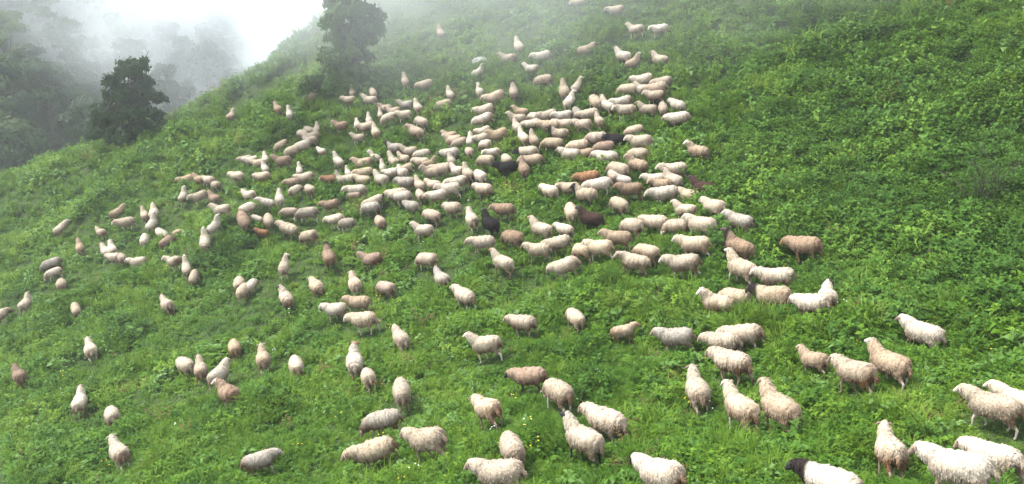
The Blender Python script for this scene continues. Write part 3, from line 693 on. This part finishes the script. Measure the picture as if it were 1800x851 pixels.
    d = nn * .16 + np.array([-.30, 0, -.75]) * (1 - .75 * topness)[:, None] + q2.normal(0, .14, (K, 3)) + np.array([-.25, 0, 0]) * topness[:, None]
    d /= np.linalg.norm(d, axis=1, keepdims=True); s = np.cross(d, nn); s /= np.linalg.norm(s, axis=1, keepdims=True) + 1e-9
    L = q2.uniform(.025, .055, K)[:, None]; w0 = q2.uniform(.012, .020, K)[:, None]
    A0 = P - s * w0 - nn * .006; A1 = P + s * w0 - nn * .006; A2 = P + nn * .010; T = P + d * L + nn * .006
    lv = np.stack([A0, A1, A2, T], 1).reshape(-1, 3); i = np.arange(K) * 4 + n
    lf = np.concatenate([np.stack([i, i + 2, i + 3], 1), np.stack([i + 2, i + 1, i + 3], 1)])
    V = np.concatenate([co2, lv]); faces = [tuple(p.vertices) for p in fl.polygons] + [tuple(x) for x in lf.tolist()]
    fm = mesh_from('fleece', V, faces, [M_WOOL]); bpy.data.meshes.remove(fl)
    return me, fm
PROTO = {}
def proto(pose, k):
    if (pose, k) not in PROTO: PROTO[(pose, k)] = build_sheep(pose, 10 * k + ord(pose) % 13)
    return PROTO[(pose, k)]
# one line per animal: x y (photo pixels, middle of the trunk), heading (0 away from the viewer, 90 to the left), pose, wool, face, size
CAT = """
409 203 -40 u p c .9|490 191 20 u t c 1|511 200 0 u w w 1|557 165 85 g p n .9|603 220 55 u n n 1|533 234 35 g w c .9|544 228 30 g c c .9|558 226 -20 u c c .8|553 239 70 w c n 1
620 160 0 u t c .75|616 175 60 w p n .9|656 161 10 g p n .9|652 175 62 u c c .95|713 141 0 u c c .95|752 147 88 W c c 1|792 165 20 u w c .9|783 183 80 g c c 1|717 184 75 u g n .9|735 187 15 u c c .95
680 190 60 L p b .9|696 195 62 u p b .9|713 201 85 W w w .9|688 205 88 g w c .9|670 201 5 u w w .75|629 218 0 u w w .75|650 211 5 u w c .9|649 222 80 w c c 1|662 231 10 u c n 1|631 241 78 u c c .8
741 213 40 g c c 1|731 230 50 l p n 1.1|795 238 60 u t t .9|845 161 10 u w c .95|877 168 88 w p c 1.1|905 159 0 u p b 1.05|959 140 75 w c c 1.05|993 158 5 u c c 1.05|1018 150 -35 R c c .9|1005 175 -25 R w w .95
1047 176 20 g c c 1.05|858 191 88 w w c 1|858 207 88 W w c 1|916 196 70 u t t .8|911 208 75 u c c .95|943 205 60 g w w .9|969 202 85 w c c 1|994 202 85 w w c .95|1015 196 25 g g k .95|940 217 80 w w k .95
967 219 85 W p c 1.05|993 219 80 w c c 1|1029 219 60 w p c 1|1040 199 85 w c c 1|1055 212 15 u c c .9|856 229 75 w w c .85|857 240 80 w c c .9|884 235 80 u t t 1|909 223 20 u w k .9|921 241 20 u w c .95
940 245 10 u p k 1|985 235 75 u c d 1|1052 242 70 w p b 1.1|1136 139 88 W w c 1.05|1169 143 88 w c c .9|1107 155 80 g c c 1|1159 153 88 w p c 1.1|1133 156 60 u w c .9|1155 167 75 w c c .95|1100 177 88 w w c 1
1104 192 75 l c c 1.05|1067 184 40 u w c 1|1141 192 72 u c c .95|1167 188 10 g p k .95|1192 184 40 w w c .95|1197 207 82 w w c 1.05|1121 229 62 g c c .95|775 57 15 u p c 1|912 80 15 u w n 1.05|897 103 70 u p n 1
957 97 88 w w c 1|845 127 -70 u w w .9|937 121 60 u w c .9|1024 2 90 w c c .95|1086 17 82 w c c 1|1121 51 60 u w c 1|1163 49 82 W w c .95|1035 87 -90 w p b 1|1096 98 50 u w c 1|1117 108 -60 u t c .9
1161 104 60 u c c 1|333 314 85 w t n 1|353 315 30 u t n .95|370 317 40 W c c 1|382 325 25 g g g .95|419 309 50 w w n 1|434 279 80 W c n .8|445 281 70 w w n .85|458 286 60 w c c .9|468 279 0 u w o .9|467 295 10 u w c .9
465 309 50 w c b 1|501 282 55 u n n 1.1|528 298 0 u w w .8|501 253 80 g c c .95|519 263 72 g c n 1|537 254 70 w w c 1.05|549 246 50 w c c .9|567 266 30 W w c .75|595 282 20 u w c 1|643 285 70 u t c 1.05|661 277 30 L w w .9
696 259 62 u g k 1|724 266 60 u c n .95|693 283 30 u w c 1|674 293 0 u w w .75|712 279 40 u c c .85|745 270 70 g w w .9|743 284 60 w c c .9|720 294 70 w c c .85|711 303 20 u w c 1|693 303 60 w w c 1|761 302 75 L c c 1.05
780 297 72 w p c 1.1|757 288 -70 u t t .8|797 269 62 w w k 1|795 282 10 u g d .9|801 245 60 u p c 1|813 249 75 g p p .9|829 246 0 u w o .85|827 266 10 g p c .9|857 253 40 g w c .9|869 267 82 l w w .8|857 281 60 g c c .95
808 301 35 u w c .95|824 304 20 u c c 1|846 309 30 g w c 1|809 319 80 W w w 1|853 332 50 w c n 1|795 331 70 W w c 1.1|764 325 50 w c c .9|739 325 20 u c c .9|717 321 50 w g c 1.1|673 316 35 u w c 1.15|773 343 80 w w c 1
740 341 15 g c c .85|704 340 60 w w k 1.1|584 315 60 w b p .95|599 315 20 u g k .95|615 314 70 w w c .9|639 316 60 w c c .95|644 303 82 w c c 1|612 303 10 u w w .7|541 310 72 w c b 1|520 318 80 w t o .9|521 333 -50 g w c .9
546 332 20 g c c 1|628 332 75 w w c 1.05|624 342 60 g p p .7|973 251 75 g c c 1.05|931 266 75 W w k 1|940 281 88 w t t 1|892 279 20 g c o .95|896 294 70 w k k 1.1|923 296 15 u n c 1|1005 271 65 w w c 1.05
1019 255 88 w c c 1.05|1033 270 82 w t t .85|1066 257 80 g n n 1|1069 277 65 w w c 1.1|1079 308 20 g c c .85|969 334 42 w w c 1|1007 330 60 l p c .95|1033 340 60 L c k 1.05|1039 309 85 w r r 1|1059 323 88 w w c 1.05
1088 247 60 l k k 1.1|1131 247 72 w c c 1.1|1125 270 50 g c c 1|1120 288 60 L t c 1|1089 296 50 g c c 1.05|1093 315 60 W w c .85|1113 332 88 w n o 1|1228 265 60 L t c 1|1189 296 88 w c c 1.05|1157 313 82 w w w .9
1184 314 45 u c c .95|1175 339 82 w w c 1.1|1216 343 55 w c c .95|1242 331 52 u d k 1.15|1168 323 70 w t c .9|1076 241 80 w d d .8|213 371 -85 w t w 1|224 389 68 W c c 1.05|256 377 0 u c c .95|273 373 -15 u w k 1|272 391 -35 u w c 1
256 420 -10 g w c 1|283 408 15 g w c .9|290 412 5 g w c .9|297 424 -40 g n c 1|316 408 60 g t c .65|325 343 -22 u w w .95|357 344 82 w c c 1|379 348 20 u n n 1|393 367 60 u w c .95|384 391 -62 u w c .9|364 416 -12 u w g .95
113 398 -72 w w c .95|181 409 20 u c k .9|143 435 0 u t n 1|95 462 85 g g b 1.05|98 478 82 w c c .85|110 498 -10 g c n .95|188 441 12 u w c .95|199 439 0 u w w 1|204 452 40 w w c 1|215 453 5 g c c .95|246 461 60 w c n 1
312 459 40 L w c 1|330 466 -3 u w w .95|345 483 -15 g c c .9|135 541 0 g c n .95|298 537 8 u c b 1.05|47 533 -32 u w n 1|6 551 -60 g c n 1|162 616 0 u w w 1|38 662 8 u n b 1|141 706 -18 u w c 1
200 731 0 g w c 1|212 798 5 u w w 1.05|327 641 20 g w c 1|355 652 0 u c c 1|388 658 -40 w w c 1|407 694 20 L n c 1.1|413 611 5 g t n .95|423 496 -10 g w c .95|430 509 -22 g c n .95|444 500 -40 g w c .8
502 468 -12 R c c 1|504 523 12 L c k 1|558 502 22 w c c 1.05|579 449 5 u n k 1.1|627 501 8 u c c 1|596 542 60 w w c 1|634 531 70 w t n 1|645 562 55 w c c 1.1|706 597 20 w c k 1|682 505 42 g p o .95
660 455 62 u n n 1|755 455 45 g c c 1|781 491 28 u g k 1|817 518 40 w c c 1.05|851 425 85 w c c 1|886 459 45 u w o 1.05|464 633 0 u c g 1|522 643 3 g c c 1|627 635 0 R w o 1.05|652 664 10 g c c .95
709 687 0 g c n 1.05|865 606 60 u c c 1.05|868 720 35 w c n 1|679 739 82 w g c 1|668 789 85 w c c 1.05|765 774 50 w c n 1.1|904 791 12 g c n 1|890 836 70 w c n 1|457 810 -88 w g g .85|924 568 60 w c c .95
1013 557 30 g c c .9|1101 582 -85 W t o .75|1199 592 75 w g n 1|1320 587 72 w c c 1|1281 602 72 w c c .95|1294 638 58 w c n 1.1|938 662 75 w n k 1|985 692 30 g c c 1.1|1069 744 45 w c c 1.1|1031 776 42 u w k 1.05
1233 690 12 u c c 1.05|1313 722 38 u c c 1.1|1266 534 75 L c c 1|1297 522 65 w c c 1|1181 840 48 w w k .97|1115 459 75 w c c 1.05|1140 443 60 g c c 1|1062 434 60 w c c 1.05|1089 418 70 w t c 1|1032 440 40 g c c 1
1008 465 68 w c c 1.05|952 438 65 w c c 1|989 426 85 W c c 1|952 401 52 u c n 1.05|995 403 40 w w c .9|905 416 40 g n b 1.1|863 393 24 u k k 1.15|889 368 70 w n n 1|1005 368 8 g c c 1|1042 384 55 u d k 1.1|832 385 8 u w c 1.05
749 404 62 u w c 1|760 378 40 g p c 1|801 366 45 w c n 1.05|671 390 18 g p n 1|656 363 62 w g c 1|665 350 88 W w c .95|711 344 55 w w c 1.05|726 361 45 w g k .95|442 342 45 u w k .95|464 354 80 W w w .8
489 349 3 u w g 1|435 364 -50 g w c .95|425 382 10 g n r 1.15|460 408 60 w r r .7|472 384 5 g c c .95|449 383 60 g w w .7|505 401 50 w c c 1.1|549 415 50 g c c 1.05|543 373 78 w g c 1.1|508 373 75 g p c .85
586 358 70 w n o .95|595 384 62 w w c .95|614 392 50 g g c .95|1090 358 40 g c c 1|1116 397 50 g c c 1.05|1156 389 65 w c k 1.05|1197 396 70 w c c 1|1238 396 60 w c c 1.1|1210 369 60 u c c .95|1261 364 48 w c c 1.05
1303 387 60 w g c 1|1229 428 75 w c c 1.1|1296 432 65 u n d 1.1|1210 462 80 w c c 1.1|1303 471 55 u c c 1.1|1374 487 75 w w c 1.05|1371 522 60 w t d 1.15|1423 431 68 w n o 1.1|1438 535 62 w w c .95|1458 524 15 R w k .9
1626 588 68 w w c 1|1573 641 52 u t w 1|1516 657 55 w c n 1|1441 636 50 u t t .75|1382 722 40 u t c 1.08|1756 716 72 w c c .97|1798 708 70 w w c .9|1573 805 22 u c c .98|1706 828 75 w w c 1|1762 810 62 W w c .9|1470 852 72 w w k .95
"""
SHEEP = []
for ln in CAT.strip().replace('\n', '|').split('|'):
    p = ln.split(); SHEEP.append((float(p[0]), float(p[1]), float(p[2]), p[3], p[4], p[5], float(p[6])))
print('sheep', len(SHEEP))
SHEEP_XY = []
DARK_NECK = {(1371, 522), (1033, 340), (985, 235), (579, 449), (1296, 432), (1470, 852), (696, 259), (905, 159), (931, 266)}
COLN = dict(c='cream', w='white', p='pinkish tan', t='tan', g='greyish', b='brown', r='rust-red', k='black', d='dark brown', n='pale brown')
FN = dict(k='black', b='dark brown', n='pale brown', o='orange', d='dark brown', r='rust-red', g='grey', w='white', c='cream', t='tan', p='pinkish')
def look(s, short=False):
    x, y, h, pose, wl, fc, sc = s
    a = (('small ' if sc < .8 else '') + COLN[wl] + (' lamb' if sc < .72 else ' sheep'))
    dark = fc in 'kbodr' and FN[fc] != COLN[wl]
    fw = f' with {FN[fc]} head' if dark else ''
    hp = {'u': 'head raised', 'L': 'head raised and turned left', 'R': 'head raised and turned right', 'g': 'grazing head down', 'G': 'grazing head down', 'l': 'looking left', 'w': '', 'W': ''}[pose]
    v = 'seen from behind' if abs(h) <= 30 else ('facing left' if h > 65 else 'heading away to the left' if h > 0 else 'facing right' if h < -65 else 'heading away to the right')
    return a + fw, hp or v, '' if not hp else v
def make_labels():
    P = np.array([(s[0], s[1]) for s in SHEEP]); out = []
    land = []   # landmarks one can find: (x, y, words)
    for x, y, wd in [(1371, 522, 'the shaggy tan sheep with a dark neck'), (1242, 330, 'the dark brown sheep on the right'), (1042, 384, 'the dark brown black-headed sheep'), (863, 394, 'the black sheep facing away'),
                     (1039, 309, 'the rust-red sheep'), (425, 382, 'the big brown sheep on the bank'), (460, 408, 'the rust-red lamb'), (897, 295, 'the black sheep in the flock'), (1033, 340, 'the cream sheep with black head'),
                     (660, 455, 'the lone pale brown sheep below the flock'), (1088, 247, 'the black and white sheep'), (1423, 431, 'the lone pale brown orange-headed sheep'), (707, 597, 'the lone black-headed sheep'),
                     (1031, 776, 'the black-headed sheep near the bottom edge'), (38, 662, 'the lone brown sheep at the left edge'), (586, 358, 'the orange-headed brown sheep'), (579, 449, 'the brown black-headed sheep seen from behind'),
                     (938, 662, 'the pale brown black-headed sheep'), (1626, 588, 'the big white sheep on the far right'), (298, 537, 'the lone brown-headed sheep on the left'), (668, 789, 'the large cream sheep near the bottom'), (1382, 722, 'the big tan sheep looking up')]:
        land.append((x, y, wd))
    for i, s in enumerate(SHEEP):
        x, y = s[:2]; a, hp, v = look(s); lab = None
        own = [l for l in land if math.hypot(l[0] - x, l[1] - y) < 4]
        if not own:
            best = None
            for lx, ly, wd in land:
                dx, dy = x - lx, y - ly; d = math.hypot(dx, dy)
                if d > 95: continue
                sec = int(((math.degrees(math.atan2(-dy, dx)) + 45) % 360) // 90)
                ok = True
                for j, t in enumerate(SHEEP):
                    if j == i: continue
                    ex, ey = t[0] - lx, t[1] - ly
                    e = math.hypot(ex, ey)
                    if e < 4: continue
                    if int(((math.degrees(math.atan2(-ey, ex)) + 45) % 360) // 90) == sec and e < d * 1.12: ok = False; break
                if ok and (best is None or d < best[0]): best = (d, ('just right of', 'just above', 'just left of', 'just below')[sec] + ' ' + wd)
            if best: lab = f'{a} {hp}, {best[1]}'
        if lab is None or len(lab.split()) > 16 or lab in out:
            lab = f'{a} {hp}, ' + (v + ', ' if v else '') + f'{x / 18:.0f}% across and {y / 8.51:.0f}% down the picture'
            if len(lab.split()) > 16: lab = f'{a} {v or hp}, {x / 18:.0f}% across and {y / 8.51:.0f}% down the picture'
        if len(lab.split()) > 16: lab = f'{a}, {x / 18:.0f}% across and {y / 8.51:.0f}% down the picture'
        if lab in out: lab = f'{a}, {x / 18:.1f}% across and {y / 8.51:.1f}% down the picture'
        out.append(lab)
    return out
def build_flock():
    labs = make_labels()
    q = random.Random(3)
    masters = {}
    for i, s in enumerate(SHEEP):
        x, y, h, pose, wl, fc, sc = s
        if pose in 'wW': pose = q.choice('wWwWlGg' if 60 < abs(h) and i % 2 else 'wW')
        k = q.choice((0, 1)) if pose in 'wWgu' else 0
        if (pose, k) not in masters: masters[(pose, k)] = proto(pose, k)
        bm_, fm = masters[(pose, k)]
        size = sc * .86
        p = hit(x, y, .56 * size)
        az = math.atan2(p.x, p.y); ang = math.pi / 2 - az + R(h) + R(q.uniform(-5, 5))
        fx, fy = math.cos(ang), math.sin(ang)
        cx, cy = p.x, p.y
        e = .38 * size; zf = float(H(cx + fx * e, cy + fy * e)); zb = float(H(cx - fx * e, cy - fy * e))
        lx, ly = -fy, fx; zl = float(H(cx + lx * .15, cy + ly * .15)); zr = float(H(cx - lx * .15, cy - ly * .15))
        z = (zf + zb + zl + zr) / 4
        pitch = math.atan2(zf - zb, 2 * e) * .9; roll = max(-.12, min(.12, math.atan2(zl - zr, .3) * .35))
        ob = bpy.data.objects.new('sheep', bm_); COL.objects.link(ob)
        ob.location = (cx, cy, z - .01)
        ob.rotation_euler = (Matrix.Rotation(ang, 4, 'Z') @ Matrix.Rotation(-pitch, 4, 'Y') @ Matrix.Rotation(roll, 4, 'X')).to_euler()
        ob.scale = (size * q.uniform(.96, 1.04), size * q.uniform(.92, 1.08), size * q.uniform(.97, 1.03))
        fc = q.choice('ccnn') if fc == 'c' else fc; v = q.uniform(.70, .92); ob.color = (*[min(.95, c * v) for c in FACE[fc]], 1)
        tag(ob, labs[i], 'lamb' if sc < .72 else 'sheep', 'flock of sheep crossing the green hillside')
        fl = bpy.data.objects.new('fleece', fm); COL.objects.link(fl); fl.parent = ob
        v = q.uniform(.66, .88); tn = q.uniform(0, 1) ** 1.5; fl.color = (*[c * v * k_ for c, k_ in zip(WOOL[wl], (1, 1 - .04 * tn, 1 - .13 * tn))], 0.5 if (int(x), int(y)) in DARK_NECK else 1)
        SHEEP_XY.append((cx, cy))
build_flock()
build_undergrowth()
build_trees()
# ------------------------------------------------------------------ the mist
def mist_mat(name, dens):
    m, nt = mat(name); pv = nt.nodes.new('ShaderNodeVolumePrincipled'); pv.inputs['Color'].default_value = (0.93, 0.965, 1.0, 1)
    pv.inputs['Density'].default_value = dens; pv.inputs['Anisotropy'].default_value = 0.2
    o = nt.nodes.new('ShaderNodeOutputMaterial'); nt.links.new(pv.outputs[0], o.inputs['Volume']); return m
def fog_bank(c, rad, dens, seed, label, rz=0):
    """a rolling bank of denser mist that thins out unevenly towards its edges"""
    bm = bmesh.new(); bmesh.ops.create_icosphere(bm, subdivisions=3, radius=1)
    m = mist_mat('fog_bank', dens); nt = m.node_tree; pv = [n for n in nt.nodes if n.type == 'PRINCIPLED_VOLUME'][0]
    tc = nt.nodes.new('ShaderNodeTexCoord'); ln = nt.nodes.new('ShaderNodeVectorMath'); ln.operation = 'LENGTH'; nt.links.new(tc.outputs['Object'], ln.inputs[0])
    fall = math_node(nt, 'SUBTRACT', 1.0, ln.outputs['Value'], True); fall = math_node(nt, 'POWER', fall, 1.3)
    geo = nt.nodes.new('ShaderNodeNewGeometry'); nz = noise(nt, geo.outputs['Position'], .09, 3.0)
    nz = math_node(nt, 'MULTIPLY_ADD', nz, 5.4); nt.nodes[-1].inputs[2].default_value = -1.9; nz = math_node(nt, 'MAXIMUM', nz, 0.05)
    dn = math_node(nt, 'MULTIPLY', math_node(nt, 'MULTIPLY', fall, nz), dens * 2.4); nt.links.new(dn, pv.inputs['Density'])
    me = bpy.data.meshes.new('fog_bank'); bm.to_mesh(me); bm.free(); me.materials.append(m)
    o = new_obj('fog_bank', me); o.location = c; o.scale = rad; o.rotation_euler = (0, 0, rz); tag(o, label, 'fog', kind='stuff')
    return o
def at_px(px, py, d):
    a, b, c = ray(px, py); return Vector((a * d, b * d, c * d))
def build_haze():
    fog_bank(at_px(380, -50, 150), (112, 56, 46), .062, 3, 'white bank of fog rolling over the valley and the upper crest', R(-12))
    fog_bank(at_px(1250, -125, 46), (32, 18, 16), .036, 8, 'pale fog drifting over the top of the slope', 0)
    fog_bank(at_px(560, -40, 60), (24, 20, 14), .036, 5, 'soft mist spilling over the crest beside the tall dark tree', 0)
    bpy.context.view_layer.update()
    zs = [(o.matrix_world @ Vector(c)).z for o in scene.objects if o.type == 'MESH' for c in o.bound_box]; xs_ = [(o.matrix_world @ Vector(c)) for o in (g, fh) for c in o.bound_box]
    x0, x1, y0, y1, z0, z1 = min(p.x for p in xs_) - 1, max(p.x for p in xs_) + 1, -15, max(p.y for p in xs_) + 1, min(zs) - 1, max(zs) + 2
    print('haze box', x0, x1, y0, y1, z0, z1)
    V = [(x, y, z) for z in (z0, z1) for y in (y0, y1) for x in (x0, x1)]
    Fc = [(0, 2, 3, 1), (4, 5, 7, 6), (0, 1, 5, 4), (2, 6, 7, 3), (0, 4, 6, 2), (1, 3, 7, 5)]
    h = new_obj('haze', mesh_from('haze', V, Fc, [mist_mat('mist', HAZE_DENSITY)], False)); tag(h, 'thin white mist thickening over the hill and the valley', 'mist', kind='stuff')
build_haze()
